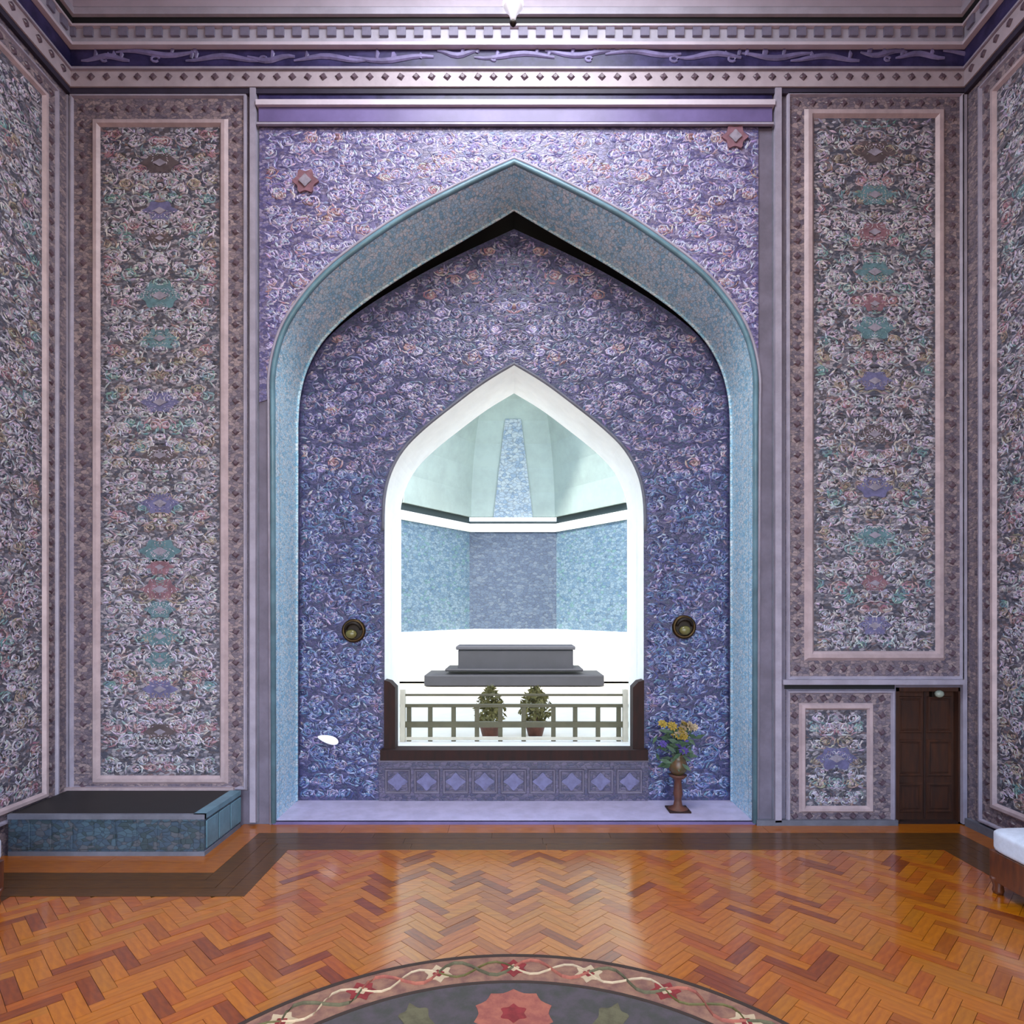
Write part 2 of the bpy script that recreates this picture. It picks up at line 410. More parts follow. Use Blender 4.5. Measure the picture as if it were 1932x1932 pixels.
# border boards: amber strip along the walls, walnut strip inside it
def board_run(name, mat_, x0, x1, y0, y1, along, step, z=.003):
    a, b = (x0, x1) if along == 'x' else (y0, y1)
    nn = max(1, round((b-a)/step))
    for i in range(nn):
        s0, s1 = a+(b-a)*i/nn+.002, a+(b-a)*(i+1)/nn-.002
        if along == 'x': bmq = B(s0, s1, y0+.002, y1-.002, -.02, z)
        else: bmq = B(x0+.002, x1-.002, s0, s1, -.02, z)
        obj(name, bmq, mat_, floor)
xl, xr = XL, XR
board_run('border_board', M['border_light'], PX1, xr, 7.68, 8.0, 'x', 1.3)
board_run('border_board', M['border_light'], PX1, PX1+.32, PY0, 7.68, 'y', 1.2)
board_run('border_board', M['border_light'], xl, PX1+.32, PY0-.45, PY0, 'x', 1.3)
board_run('border_board', M['border_light'], xl, xl+.32, -3.9, PY0-.45, 'y', 2.2)
board_run('border_board', M['border_light'], xr-.32, xr, -3.9, 7.68, 'y', 2.2)
for k in range(3):                                    # walnut strip: three boards wide
    q = .18*k
    board_run('border_board', M['border_dark'], PX1+.32+q, xr-.32-q, 7.68-q-.18, 7.68-q, 'x', 1.5, .0035)
    board_run('border_board', M['border_dark'], PX1+.32+q, PX1+.5+q, PY0-.45-q-.18, 7.68-q-.18, 'y', 1.4, .0035)
    board_run('border_board', M['border_dark'], xl+.32+q, PX1+.32+q, PY0-.45-q-.18, PY0-.45-q, 'x', 1.5, .0035)
    board_run('border_board', M['border_dark'], xr-.5-q, xr-.32-q, -3.9, 7.68-q-.18, 'y', 2.2, .0035)
    board_run('border_board', M['border_dark'], xl+.32+q, xl+.5+q, -3.9, PY0-.63-q, 'y', 2.2, .0035)

# cornice on three walls --------------------------------------------
def ring_band(name, z0, z1, d, m, parent, only=None):
    """a band of the cornice running along left, back and right walls, projecting d"""
    bm = bmesh.new(); z0 = CAMZ+(z0-CAMZ)*(8-d)/8; z1 = CAMZ+(z1-CAMZ)*(8-d)/8 if z1 < TOP-.01 else z1
    pth_o = [(XL, -3.9), (XL, 8.0), (XR, 8.0), (XR, -3.9)]
    pth_i = [(XL+d, -3.9), (XL+d, 8.0-d), (XR-d, 8.0-d), (XR-d, -3.9)]
    vo0 = [bm.verts.new((x, y, z0)) for x, y in pth_o]; vo1 = [bm.verts.new((x, y, z1)) for x, y in pth_o]
    vi0 = [bm.verts.new((x, y, z0)) for x, y in pth_i]; vi1 = [bm.verts.new((x, y, z1)) for x, y in pth_i]
    for i in range(3):
        bm.faces.new([vi0[i], vi0[i+1], vi1[i+1], vi1[i]])
        bm.faces.new([vo0[i], vo0[i+1], vi0[i+1], vi0[i]])
        bm.faces.new([vi1[i], vi1[i+1], vo1[i+1], vo1[i]])
    bmesh.ops.recalc_face_normals(bm, faces=bm.faces)
    return obj(name, bm, m, parent)
trim_1 = ring_band('trim_1', Z8(176), Z8(163), .05, M['dark_line'], None); trim_1['kind'] = 'structure'
b1 = ring_band('rosette_band', Z8(163), Z8(129), .07, M['cornice_pink'], trim_1)
ring_band('fillet', Z8(129), Z8(125), .10, M['lilac'], trim_1)
b2 = ring_band('inscription_band', Z8(125), Z8(84), .06, M['navy'], trim_1)
ring_band('fillet', Z8(84), Z8(78), .13, M['white_line'], trim_1)
b3 = ring_band('dentil_band', Z8(78), Z8(48), .10, M['cornice'], trim_1)
ring_band('fillet', Z8(48), Z8(43), .14, M['white_line'], trim_1)
ring_band('painted_crown_shadow', Z8(43), Z8(26), .145, M['painted_shade'], trim_1)  # near-black band painted as the shadow line below the crown
b4 = ring_band('crown_band', Z8(26), Z8(13), .19, M['cornice'], trim_1)
ring_band('crown_cove', Z8(12.5), TOP, .16, M['ceil'], trim_1)
# rosettes and dentils
def rosette_mesh(r, n=8, h=.02, m=None):
    bm = bmesh.new()
    o = [bm.verts.new((r*(1 if k % 2 == 0 else .72)*math.cos(2*PI*k/(2*n)), 0, r*(1 if k % 2 == 0 else .72)*math.sin(2*PI*k/(2*n)))) for k in range(2*n)]
    i_ = [bm.verts.new((.45*r*math.cos(2*PI*k/(2*n)), -h, .45*r*math.sin(2*PI*k/(2*n)))) for k in range(2*n)]
    for k in range(2*n): bm.faces.new([o[k], o[(k+1) % (2*n)], i_[(k+1) % (2*n)], i_[k]])
    bm.faces.new(i_)
    bmesh.ops.recalc_face_normals(bm, faces=bm.faces)
    me = bpy.data.meshes.new('rosette'); bm.to_mesh(me); bm.free(); me.materials.append(m); 
    if me.polygons[-1].normal.y > 0: me.flip_normals()
    return me
ros = rosette_mesh(.052, 4, .02, M['rosette']); rosg = rosette_mesh(.05, 4, .02, M['rosette_grey'])
random.seed(11)
for i in range(58):
    px = 150+i*(1800-150)/57
    link_mesh('rosette', ros, b1, (X8(px), 8-.072, Z8(145)-.058), (0, random.uniform(-.2, .2), 0))
for i in range(15):
    for sgn, xx in ((1, XL+.072), (-1, XR-.072)):
        link_mesh('rosette', ros, b1, (xx, 7.8-i*.2, Z8(145)-.058), (0, 0, sgn*PI/2))
me = bpy.data.meshes.new('dentil'); bm = B(-.055, .055, -.03, 0, -.055, .055); bm.to_mesh(me); bm.free(); me.materials.append(M['rosette_grey'])
for i in range(52):
    px = 146+i*(1795-146)/51
    link_mesh('dentil', me, b3, (X8(px), 8-.10, Z8(62)-.09))
for i in range(12):
    for sgn, xx in ((1, XL+.10), (-1, XR-.10)):
        link_mesh('dentil', me, b3, (xx, 7.75-i*.22, Z8(62)-.09), (0, 0, sgn*PI/2))
# flowing script-like strokes of the inscription band (illegible in the photo)
bm = bmesh.new(); x = X8(160)
random.seed(21)
def stroke(bm, pts, r): tube(bm, pts, r, 6, flat=.5)
while x < X8(1800):
    ln = random.uniform(.5, 1.1); zz = Z8(random.choice((101, 106, 111)))-.05; yy = 8-.065
    pts_ = [(x+ln*t/8, yy, zz+.03*math.sin(t*.8+x*5)) for t in range(9)]
    stroke(bm, pts_, [.008+.03*math.sin(PI*(t+.5)/9.5) for t in range(9)])
    for k in range(random.randint(1, 4)):
        xx = x+random.uniform(.05, ln); h = random.uniform(.06, .13)
        stroke(bm, [(xx, yy, zz), (xx+.012, yy, zz+h*.5), (xx+.004, yy, min(zz+h, Z8(90)-.05))], [.02, .028, .008])
    if random.random() < .6:
        cx_, cz_ = x+random.uniform(.1, ln), Z8(112)-.05; rr = random.uniform(.03, .05)
        stroke(bm, [(cx_+rr*math.cos(a*.7), yy, cz_+rr*math.sin(a*.7)*.7) for a in range(9)], .017)
    x += ln*random.uniform(.7, 1.05)
obj('inscription', bm, mat('pale_script_glaze', (108,100,142), .5, var=.3, scale=4), b2, kind='stuff')

# ------------------------------------------------------------------ framed panels
def frame_bm(x0, x1, z0, z1, wd, to3, h0, h1):
    """moulded frame: two slopes"""
    bm = bmesh.new()
    loops = []
    for ins, h in ((0, h0), (wd*.3, h1), (wd*.7, h1), (wd, h0)):
        loops.append([bm.verts.new(to3(u, v, h)) for u, v in rect(x0+ins, x1-ins, z0+ins, z1-ins)])
    for A, Bq in zip(loops, loops[1:]):
        for k in range(4): bm.faces.new([A[k], A[(k+1) % 4], Bq[(k+1) % 4], Bq[k]])
    bmesh.ops.recalc_face_normals(bm, faces=bm.faces)
    o0 = Vector(to3(0, 0, 0)); o1 = Vector(to3(0, 0, 1)); bm.faces.ensure_lookup_table(); bm.normal_update()
    if bm.faces[4].normal.dot(o1-o0) < 0: bmesh.ops.reverse_faces(bm, faces=bm.faces)
    return bm
def panel(parent, X0, X1, Z0, Z1, fx0, fx1, fz0, fz1, fw, to3, seed, rotz, norm_axis, rosm=ros, medal=True, fieldmat='field_side', pal=PAL_SIDE, vis=None):
    """outer dotted border X0..X1, Z0..Z1; frame fx.. inside it; field of ornament inside the frame"""
    p = obj('tile_panel', plate([rect(X0, X1, Z0, Z1)], to3, 0, .02), M['border'], parent)
    obj('outer_moulding', frame_bm(X0, X1, Z0, Z1, .05, to3, .02, .05), M['lilac'], p)
    obj('inner_frame', frame_bm(fx0, fx1, fz0, fz1, fw, to3, .02, .06), M['pink'], p)
    f = obj('tile_field', plate([rect(fx0+fw, fx1-fw, fz0+fw, fz1-fw)], to3, .0, .024), M[fieldmat], p)
    x0, x1, z0, z1 = fx0+fw+.03, fx1-fw-.03, fz0+fw+.03, fz1-fw-.03
    t2 = lambda u, v, h: to3(u, v, h+.024)
    vx0 = x0 if vis is None else max(x0, vis)
    ornament('arabesque_relief', p, t2, lambda u, v: vx0+.02 < u < x1-.02 and z0 < v < z1, vx0, x1, z0, z1, (vx0+x1)/2, pal, seed, alt=((PAL_TEAL, 1), (PAL_ROSE, 1), (PAL_TAN, 1)), altp=.09)
    # rosettes in the border
    def ring(pts_):
        for u, v in pts_:
            link_mesh('rosette', rosm, p, to3(u, v, .02), (0, random.uniform(-.3, .3), rotz))
    n1 = int((Z1-Z0-.2)/.19); n2 = int((X1-X0-.2)/.19)
    ua, ub = (X0+.05+fx0)/2, (X1-.05+fx1)/2; va, vb = (Z0+.05+fz0)/2, (Z1-.05+fz1)/2
    pts_ = []
    for i in range(n1+1):
        v = va+(vb-va)*i/n1
        if ub-fx1 > .04: pts_.append((ub, v))
        if fx0-ua > .04 and (vis is None or ua > vis): pts_.append((ua, v))
    for i in range(1, n2):
        u = ua+(ub-ua)*i/n2
        if vis is not None and u < vis: continue
        pts_.append((u, vb)); 
        if fz0-va > .04: pts_.append((u, va))
    ring(pts_[:290])
    return p
b8 = back(8.0)
pL = panel(wall_back, X8(134), X8(468), Z8(1490), Z8(181), X8(176), X8(432), Z8(1478), Z8(227), X8(192)-X8(176), b8, 31, 0, 'y')
pR = panel(wall_back, X8(1482), X8(1816), Z8(1283), Z8(178), X8(1516), X8(1780), Z8(1246), Z8(208), X8(1534)-X8(1516), b8, 32, 0, 'y')
pS = panel(wall_back, X8(1482), X8(1686), Z8(1552), Z8(1301), X8(1506), X8(1646), Z8(1532), Z8(1326), X8(1519)-X8(1506), b8, 33, 0, 'y')
# side walls: panels facing each other
Y0v = 5.2
panel(wall_left, .8, 7.78, .34, 9.05, 1.05, 7.60, .45, 8.86, .09, leftw, 34, PI/2, 'x', vis=Y0v)
panel(wall_right, .8, 7.74, .12, 9.05, 1.05, 7.54, .34, 8.86, .09, rightw, 35, -PI/2, 'x', vis=Y0v)
# central medallions of the tall panels: lobed glazed plaques with a smaller one on top
def lobed(r, n, depth, ax, az):
    return [((r*(1-depth*abs(math.sin(n*t/2))))*math.cos(t)*ax, (r*(1-depth*abs(math.sin(n*t/2))))*math.sin(t)*az) for t in [2*PI*k/40 for k in range(40)]]
M['med_teal'] = mat('teal_medallion_glaze', (88,118,128), .35, var=.2, scale=12)
M['med_rose'] = mat('rose_medallion_glaze', (126,92,104), .35, var=.2, scale=12)
M['med_blue'] = mat('blue_medallion_glaze', (100,98,136), .35, var=.2, scale=12)
M['med_core'] = mat('pale_medallion_glaze', (140,134,150), .35, var=.2, scale=12)
M['med_brown'] = mat('umber_medallion_glaze', (86,76,80), .35, var=.2, scale=12)
def medallions(parent, cx, lst):
    for py, key, r in lst:
        z = Z8(py)
        q = [(cx+a, z+b) for a, b in lobed(r, 6, .28, 1.15, .7)]
        o = obj('medallion', plate([q], b8, .02, .0285, backface=False), M[key], parent)
        obj('medallion_core', plate([[(cx+a, z+b) for a, b in lobed(r*.3, 4, .3, 1.3, .7)]], b8, .028, .036, backface=False), M['med_core'], o)
medallions(pL, X8(304), [(310,'med_brown',.22),(400,'med_blue',.2),(452,'med_brown',.15),(560,'med_teal',.26),(640,'med_teal',.2),(760,'med_blue',.22),(860,'med_brown',.2),(950,'med_blue',.22),(1040,'med_teal',.24),(1070,'med_rose',.16),(1112,'med_rose',.22),(1150,'med_teal',.18),(1200,'med_teal',.2),(1245,'med_teal',.17),(1300,'med_blue',.2),(1380,'med_brown',.18)])
medallions(pR, X8(1648), [(290,'med_brown',.24),(370,'med_teal',.22),(440,'med_rose',.2),(515,'med_teal',.22),(575,'med_rose',.16),(620,'med_teal',.24),(720,'med_blue',.2),(820,'med_brown',.2),(920,'med_blue',.22),(1010,'med_teal',.2),(1100,'med_rose',.17),(1180,'med_blue',.2)])
medallions(pS, X8(1576), [(1430,'med_blue',.24)])

# ------------------------------------------------------------------ mouldings and the spandrel field of the back wall
def strip(name, px0, px1, py0, py1, pr, m, parent=wall_back):
    k = (8-pr)/8
    return obj(name, B(X8(px0)*k, X8(px1)*k, 8-pr, 8.02, max(.0, CAMZ+(Z8(py1)-CAMZ)*k), CAMZ+(Z8(py0)-CAMZ)*k), m, parent)
strip('vertical_moulding', 471, 482, 165, 1552, .07, M['lilac'])
strip('vertical_moulding', 1463, 1475, 165, 1552, .07, M['lilac'])
strip('grey_strip', 482, 488, 240, 1552, .012, M['plaingrey']); strip('grey_strip', 1457, 1463, 240, 1552, .012, M['plaingrey'])  # plain grey plaster strips beside the vertical mouldings
strip('corner_moulding', 118, 128, 178, 1490, .05, M['lilac']); strip('corner_moulding', 1817, 1825, 178, 1555, .05, M['lilac'])
strip('painted_top_shadow', 488, 1457, 174, 187, .03, M['navy'])  # navy strip painted as the shadow over the recessed centre section
strip('white_bead', 482, 1463, 187, 197, .09, M['white_line'])
strip('purple_band', 488, 1457, 199, 229, .05, M['purple'])
strip('grey_bead', 484, 1460, 230, 234, .07, M['lilac']); strip('dark_bead', 488, 1457, 234, 239, .03, M['dark_line'])
strip('panel_ledge', 1478, 1822, 1283, 1292, .10, M['lilac'])
strip('painted_ledge_shade', 1480, 1688, 1292, 1300, .004, M['painted_shade'])  # flat near-black strip painted for the shade of the recess below the ledge
strip('panel_ledge', 10, 440, 1487, 1494, .09, M['pink'])
spx0, spx1, spz0, spz1 = X8(490), X8(1430), Z8(760), Z8(241)
rimA = grow(loopA, .0)
loopS = [(spx0, spz0)] + [p for p in loopA if p[1] > spz0] + [(spx1, spz0), (spx1, spz1), (spx0, spz1)]
spf = obj('spandrel_field', plate([loopS], b8, .0, .016, backface=False), M['field_spandrel'], wall_back)
inA = pin(loopA); 
gA = grow(loopA, .09)
inG = pin(gA)
ornament('spandrel_relief', wall_back, lambda u, v, h: (u, 8-h-.016, v), lambda u, v: spx0+.1 < u < spx1-.03 and spz0 < v < spz1-.08 and not inG(u, v), spx0, spx1, spz0, spz1, X8(970), PAL_SPAN, 41, alt=((PAL_ROSE, 1),), altp=.08)
# rosette pair in the spandrels
for px, py in ((578, 345), (1385, 262)):
    q = [(X8(px)+a, Z8(py)+b) for a, b in lobed(.17, 6, .3, 1, 1)]
    o = obj('medallion', plate([q], b8, .016, .045, backface=False), M['med_rose'], wall_back)
    obj('medallion_core', plate([[(X8(px)+a, Z8(py)+b) for a, b in lobed(.08, 4, .3, 1, 1)]], b8, .045, .06, backface=False), M['med_core'], o)
# arch rim: twisted-rope like double moulding following the arch
bm = bmesh.new(); tube(bm, [(u, 7.985, v) for u, v in grow(loopA, .03)], .035, 8)
obj('arch_rim', bm, M['teal_rim'], wall_back, smooth=True)
bm = bmesh.new(); tube(bm, [(u, 7.99, v) for u, v in grow(loopA, .085)], .02, 8)
obj('arch_bead', bm, M['lilac'], wall_back, smooth=True)

# ------------------------------------------------------------------ niche (second setting piece behind the arch)
def loft(la, ya, lb, yb, closed=False):
    bm = bmesh.new()
    A = [bm.verts.new((u, ya, v)) for u, v in la]; Bq = [bm.verts.new((u, yb, v)) for u, v in lb]
    for i in range(len(la)-1): bm.faces.new([A[i], A[i+1], Bq[i+1], Bq[i]])
    if closed: bm.faces.new([A[-1], A[0], Bq[0], Bq[-1]])
    return bm
niche = struct('wall_niche', plate([loopC, loopW], back(8.85), -.3, 0, side_holes=False, backface=False), M['field_niche'])
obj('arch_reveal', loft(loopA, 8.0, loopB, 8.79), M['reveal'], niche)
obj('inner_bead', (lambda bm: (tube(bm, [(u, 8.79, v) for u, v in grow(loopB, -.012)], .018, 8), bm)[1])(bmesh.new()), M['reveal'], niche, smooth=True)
obj('painted_shade_soffit', loft(loopB, 8.79, loopB, 9.32), M['painted_shade'], niche)  # soffit coloured near-black so the gap reads as deep shadow
inC = pin(grow(loopC, -.07)); inW = pin(grow(loopW, .07))
ornament('niche_relief', niche, back(8.85), lambda u, v: v < 4.6 and inC(u, v) and not inW(u, v) and v > .06 and not (v < .66 and -1.9 < u < 1.9), -3.1, 3.1, .05, 4.6, 0.0066, PAL_NICHE_LOW, 52, step=.2, size=.92, alt=((PAL_NICHE, 2),), altp=.1)
ornament('niche_relief', niche, back(8.85), lambda u, v: v >= 4.6 and inC(u, v) and not inW(u, v) and v > .06 and not (v < .66 and -1.9 < u < 1.9), -3.1, 3.1, 4.6, 8.1, 0.0066, PAL_NICHE, 51, step=.2, size=.92, alt=((PAL_ROSE, .7), (PAL_SPAN, 1.0)), altp=.08)
fl = obj('niche_floor', B(loopA[0][0]-.05, loopA[-1][0]+.05, 8.0, 8.9, -.02, NF), M['sill'], niche)
obj('niche_step_edge', B(loopA[0][0]-.03, loopA[-1][0]+.03, 7.975, 8.0, 0.0, NF-.01), M['purple'], niche)
# apron below the window: moulded panels
SBm = 8.85/F
def a9(px, py, Y=8.85): v = at(px, py, Y); return v.x, v.z
x0, z1 = a9(716, 1433); x1, z0 = a9(1222, 1512)
ap = obj('apron', plate([rect(x0, x1, NF, z1)], back(8.85), 0, .03), M['panelmauve'], niche)
n = 9
for i in range(n):
    u0, u1 = x0+.06+(x1-x0-.12)*i/n, x0+.06+(x1-x0-.12)*(i+1)/n
    f = obj('apron_panel', frame_bm(u0+.02, u1-.02, NF+.1, z1-.12, .04, back(8.85), .03, .055), M['plainmauve'], ap)
    obj('apron_tile', plate([[( (u0+u1)/2+a, (NF+z1)/2-.01+b) for a, b in lobed(.14, 4, .35, 1, .9)]], back(8.85), .03, .05, backface=False), M['med_blue'], f)
obj('apron_cap', B(x0, x1, 8.78, 8.86, z1-.02, z1+.02), M['plainmauve'], ap)
# thick outer wall with the arched window through it
loopWo = loopW
struct('wall_outer', plate([rect(-9, 9.2, -.6, 12), loopW], back(9.32), -.68, 0, side_holes=True), M['white'])
window = struct('window_1', loft(loopW, 8.849, loopW, 9.33, closed=True), M['white'])
obj('arch_edge_bead', (lambda bm: (tube(bm, [(u, 8.845, v) for u, v in grow(loopW, .02)[1:-1]], .022, 8), bm)[1])(bmesh.new()), M['plaingrey'], window, smooth=True)
# wooden lower frame: two posts with chamfered heads and a bottom beam
for s in (-1, 1):
    xo = .0066+s*1.80; xi = .0066+s*1.645
    zt = 1.72; zt2 = 1.62
    bm = plate([[(xo, SILL), (xi, SILL), (xi, zt2), ((xo+xi)/2, zt-.02), (xo, zt)]], back(8.80), -.22, 0)
    obj('window_post', bm, M['darkwood'], window)
obj('window_beam', B(-1.83, 1.845, 8.72, 9.0, SILL-.03, SILL+.11), M['darkwood'], window)
# balustrade between the outer jambs
rail = thing('balustrade', 'low cream and olive wooden balustrade across the foot of the arched window', 'railing', (0, 9.86, SILL))
def rb(name, x0, x1, y0, y1, z0, z1, m): return bevel(obj(name, B(x0, x1, y0-9.86, y1-9.86, z0-SILL, z1-SILL), m, rail), .006)
sx = lambda px: (px-CX)*9.86/F
zz = lambda py: CAMZ+(HOR-py)*9.86/F
rb('top_rail', -1.76, 1.775, 9.83, 9.87, zz(1313), zz(1309), M['rail'])
rb('upper_rail', -1.76, 1.775, 9.82, 9.88, zz(1334), zz(1328), M['rail'])
rb('middle_rail', -1.76, 1.775, 9.82, 9.88, zz(1372), zz(1361), M['rail'])
rb('bottom_rail', -1.76, 1.775, 9.82, 9.88, SILL+.02, SILL+.07, M['rail_white'])
for px in (772, 812, 856, 900, 944, 988, 1044, 1085, 1128, 1167):
    rb('baluster', sx(px)-.035, sx(px)+.035, 9.83, 9.87, SILL+.0, zz(1331), M['rail'])
for s in (-1, 1):
    rb('end_post', .0066+s*1.72-.04, .0066+s*1.72+.04, 9.8, 9.9, SILL, zz(1300), M['rail_white'])

# ------------------------------------------------------------------ platform in the left corner
bm = B(XL+.055, PX1, PY0, 7.88, 0, PZ)
plat = obj('tiled_platform', bm, M['teal_box']); plat['label'] = 'low teal tiled platform with a black stone top in the left corner'; plat['category'] = 'platform'
obj('black_top', B(XL+.06, PX1-.12, PY0+.02, 7.88, PZ, PZ+.02), M['black_top'], plat)
obj('rim', B(PX1-.12, PX1+.015, PY0-.015, 7.88, PZ-.03, PZ+.025), M['teal_rim'], plat)
obj('front_rim', B(XL+.06, PX1+.015, PY0-.02, PY0+.02, PZ-.03, PZ+.025), M['plaingrey'], plat)
for i in range(9):
    u0 = XL+.07+(PX1-XL-.1)*i/9; u1 = XL+.07+(PX1-XL-.1)*(i+1)/9
    bevel(obj('tile', B(u0+.01, u1-.01, PY0-.012, PY0+.002, .07, PZ-.06), M['teal_box'], plat), .006, 1)
for i in range(3):
    v0 = PY0+.03+.3*i; bevel(obj('tile', B(PX1-.002, PX1+.012, v0+.01, v0+.29, .07, PZ-.06), M['teal_rim'], plat), .006, 1)
obj('plinth', B(XL+.06, PX1+.012, PY0-.012, 7.88, 0, .05), M['plaingrey'], plat)

# baseboards on the back wall right of the niche
bb = struct('baseboard_back', B(X8(1424), DX0-.01, 7.93, 8.0, 0, .07), M['plaingrey'])
struct('baseboard_right', B(XR-.06, XR, -3.9, 7.93, 0, .1), M['plaingrey'])

# ------------------------------------------------------------------ door
door = struct('door_1', B(DX0+.03, DX1-.03, 8.09, 8.135, .03, DZ-.03), M['doorwood'])
for x_0, x_1 in ((DX0, DX0+.045), (DX1-.045, DX1)): obj('door_jamb', B(x_0, x_1, 8.0, 8.14, 0, DZ), M['doorwood'], door)
obj('door_head', B(DX0, DX1, 8.0, 8.14, DZ-.05, DZ), M['doorwood'], door)
obj('threshold', B(DX0, DX1, 8.0, 8.14, 0, .03), M['darkwood'], door)
dm = (DX0+DX1)/2
for s in (0, 1):
    a, b = (DX0+.07, dm-.03) if s == 0 else (dm+.03, DX1-.07)
    for z_0, z_1 in ((.12, .50), (.58, 1.05), (1.13, DZ-.12)):
        f = obj('door_panel', frame_bm(a, b, z_0, z_1, .04, back(8.09), 0, .02), M['doorwood'], door)
        bevel(obj('raised_field', B(a+.05, b-.05, 8.078, 8.092, z_0+.05, z_1-.05), M['doorwood'], f), .01, 1)
bm = bmesh.new(); tube(bm, [(dm, 8.085, .05), (dm, 8.085, DZ-.06)], .014, 8); obj('door_bead', bm, M['darkwood'], door)
lamp = thing('door_lamp', 'tiny pale round lamp at the top of the dark wooden door', 'lamp', (X8(1772), 8.0, Z8(1309)))
bm = bmesh.new(); bmesh.ops.create_uvsphere(bm, u_segments=16, v_segments=10, radius=.058); 
for v in bm.verts: v.co.z *= .8; v.co.y = v.co.y*.7+.0
obj('glass_globe', bm, mat('frosted_lamp_glass', (150,158,146), .3), lamp, True)
obj('mount', B(-.07, .07, .03, .09, -.045, .045), M['bronze'], lamp)

# ------------------------------------------------------------------ fittings in the niche
def round_fitting(px, py, lab, flip):
    p = at(px, py, 8.85)
    t = thing('wall_lamp', lab, 'wall lamp', (p.x, 8.85, p.z), 'round lamps either side of the window')
    bm = bmesh.new(); n = 28
    prof = [(.165, 0), (.165, .03), (.15, .05), (.125, .05), (.118, .02)]
    rings = [[bm.verts.new((r*math.cos(2*PI*k/n), -h, r*math.sin(2*PI*k/n))) for k in range(n)] for r, h in prof]
    for A, Bq in zip(rings, rings[1:]):
        for k in range(n): bm.faces.new([A[k], A[(k+1) % n], Bq[(k+1) % n], Bq[k]])
    bmesh.ops.recalc_face_normals(bm, faces=bm.faces)
    obj('rim', bm, M['brass'], t, True)
    bm = bmesh.new(); bmesh.ops.create_circle(bm, cap_ends=True, segments=28, radius=.14)
    for v in bm.verts: v.co = Vector((v.co.x, -.015, v.co.y))
    obj('back_plate', bm, M['bronze'], t)
    bm = bmesh.new(); bmesh.ops.create_uvsphere(bm, u_segments=20, v_segments=12, radius=.075)
    for v in bm.verts: v.co = Vector((v.co.x*1.05-.03*flip, v.co.y*.6-.04, v.co.z*.85-.045))
    obj('glass_bowl', bm, M['olive_glass'], t, True)
    obj('hood', (lambda bm: (tube(bm, [(.105*math.cos(a), -.05-.03*math.sin(a), .02+.09*math.sin(a)) for a in [PI*k/10 for k in range(11)]], .022, 8), bm)[1])(bmesh.new()), M['bronze'], t, True)
    return t
round_fitting(668, 1190, 'round dark bronze wall lamp with olive glass, left of the arched window', 1)
round_fitting(1290, 1183, 'round brown bronze wall lamp with olive glass, right of the arched window', -.2)
p = at(622, 1393, 8.85)
wl = thing('wall_light', 'small glossy white oval light low on the blue tiles left of the window', 'wall light', (p.x, 8.85, p.z))
bm = bmesh.new(); bmesh.ops.create_uvsphere(bm, u_segments=20, v_segments=12, radius=1)
for v in bm.verts:
    x_ = v.co.x; tp = 1-.35*(1-x_)/2*1.3
    v.co = Vector((x_*.145, v.co.y*.06*tp-.08, v.co.z*.075*tp-x_*.035))
obj('shade', bm, M['lampwhite'], wl, True)
obj('bracket', B(-.03, .05, -.06, 0, -.05, .03), M['bronze'], wl)

# flower stand on the right of the niche
fx, fy = (1279-CX)*8.42/F, 8.42
st = thing('pedestal', 'slim turned brown pedestal standing on the niche floor under the flowers', 'pedestal', (fx, fy, NF))
bm = bmesh.new(); lathe(bm, [(.13, 0), (.13, .03), (.06, .06), (.045, .15), (.06, .22), (.05, .34), (.045, .40), (.11, .45), (.12, .47)], 20)
obj('turned_column', bm, M['terracotta'], st, True)
obj('foot', B(-.14, .14, -.14, .14, 0, .02), M['darkwood'], st)
fv = thing('flower_vase', 'green brown vase of yellow, cream and violet flowers right of the window', 'flowers', (fx, fy, NF+.47))
bm = bmesh.new(); lathe(bm, [(.06, 0), (.11, .05), (.13, .12), (.10, .20), (.07, .24), (.09, .27)], 20)
obj('vase', bm, mat('green_brown_glaze', (70,72,46), .35, col2=(96,64,40), scale=8), fv, True)
random.seed(77)
def blossom(r):
    bm = bmesh.new()
    for ringk, (nn, rr, hh) in enumerate(((8, r, .0), (6, r*.65, r*.25))):
        for k in range(nn):
            a = 2*PI*k/nn+ringk*.3; d = Vector((math.cos(a), math.sin(a), 0)); s = Vector((-d.y, d.x, 0))
            q = [d*rr*.15+Vector((0, 0, hh*.5)), d*rr*.6+s*rr*.3+Vector((0, 0, hh+r*.15)), d*rr+Vector((0, 0, hh+r*.05)), d*rr*.6-s*rr*.3+Vector((0, 0, hh+r*.15))]
            bm.faces.new([bm.verts.new(x) for x in q])
    bmesh.ops.create_icosphere(bm, subdivisions=1, radius=r*.28, matrix=Matrix.Translation((0, 0, r*.3)))
    return bm
bl = {}
for k in ('yellow', 'creamp', 'violetp'):
    me = bpy.data.meshes.new('blossom'); b_ = blossom(.07); b_.to_mesh(me); b_.free(); me.materials.append(M[k]); bl[k] = me
stems = bmesh.new()
def put(kind, x, z, sc):
    y = random.uniform(-.14, .05)
    link_mesh('blossom', bl[kind], fv, (x, y, z), (random.uniform(.6, 1.5), random.uniform(-.5, .5), random.uniform(0, 3)), (sc, sc, sc))
    tube(stems, [(0, 0, .22), (x*.4, y*.5, .22+(z-.22)*.5), (x, y+.01, z)], .006, 5)
base = NF+.47
for i in range(11): put('yellow', random.uniform(-.26, .1), random.uniform(.52, .70), random.uniform(.8, 1.2))
for i in range(8): put('creamp', random.uniform(-.02, .28), random.uniform(.52, .72), random.uniform(.8, 1.2))
for i in range(10): put('violetp', random.uniform(-.24, .1), random.uniform(.33, .46), random.uniform(.8, 1.15))
obj('stems', stems, M['leafgreen'], fv)
bm = bmesh.new()
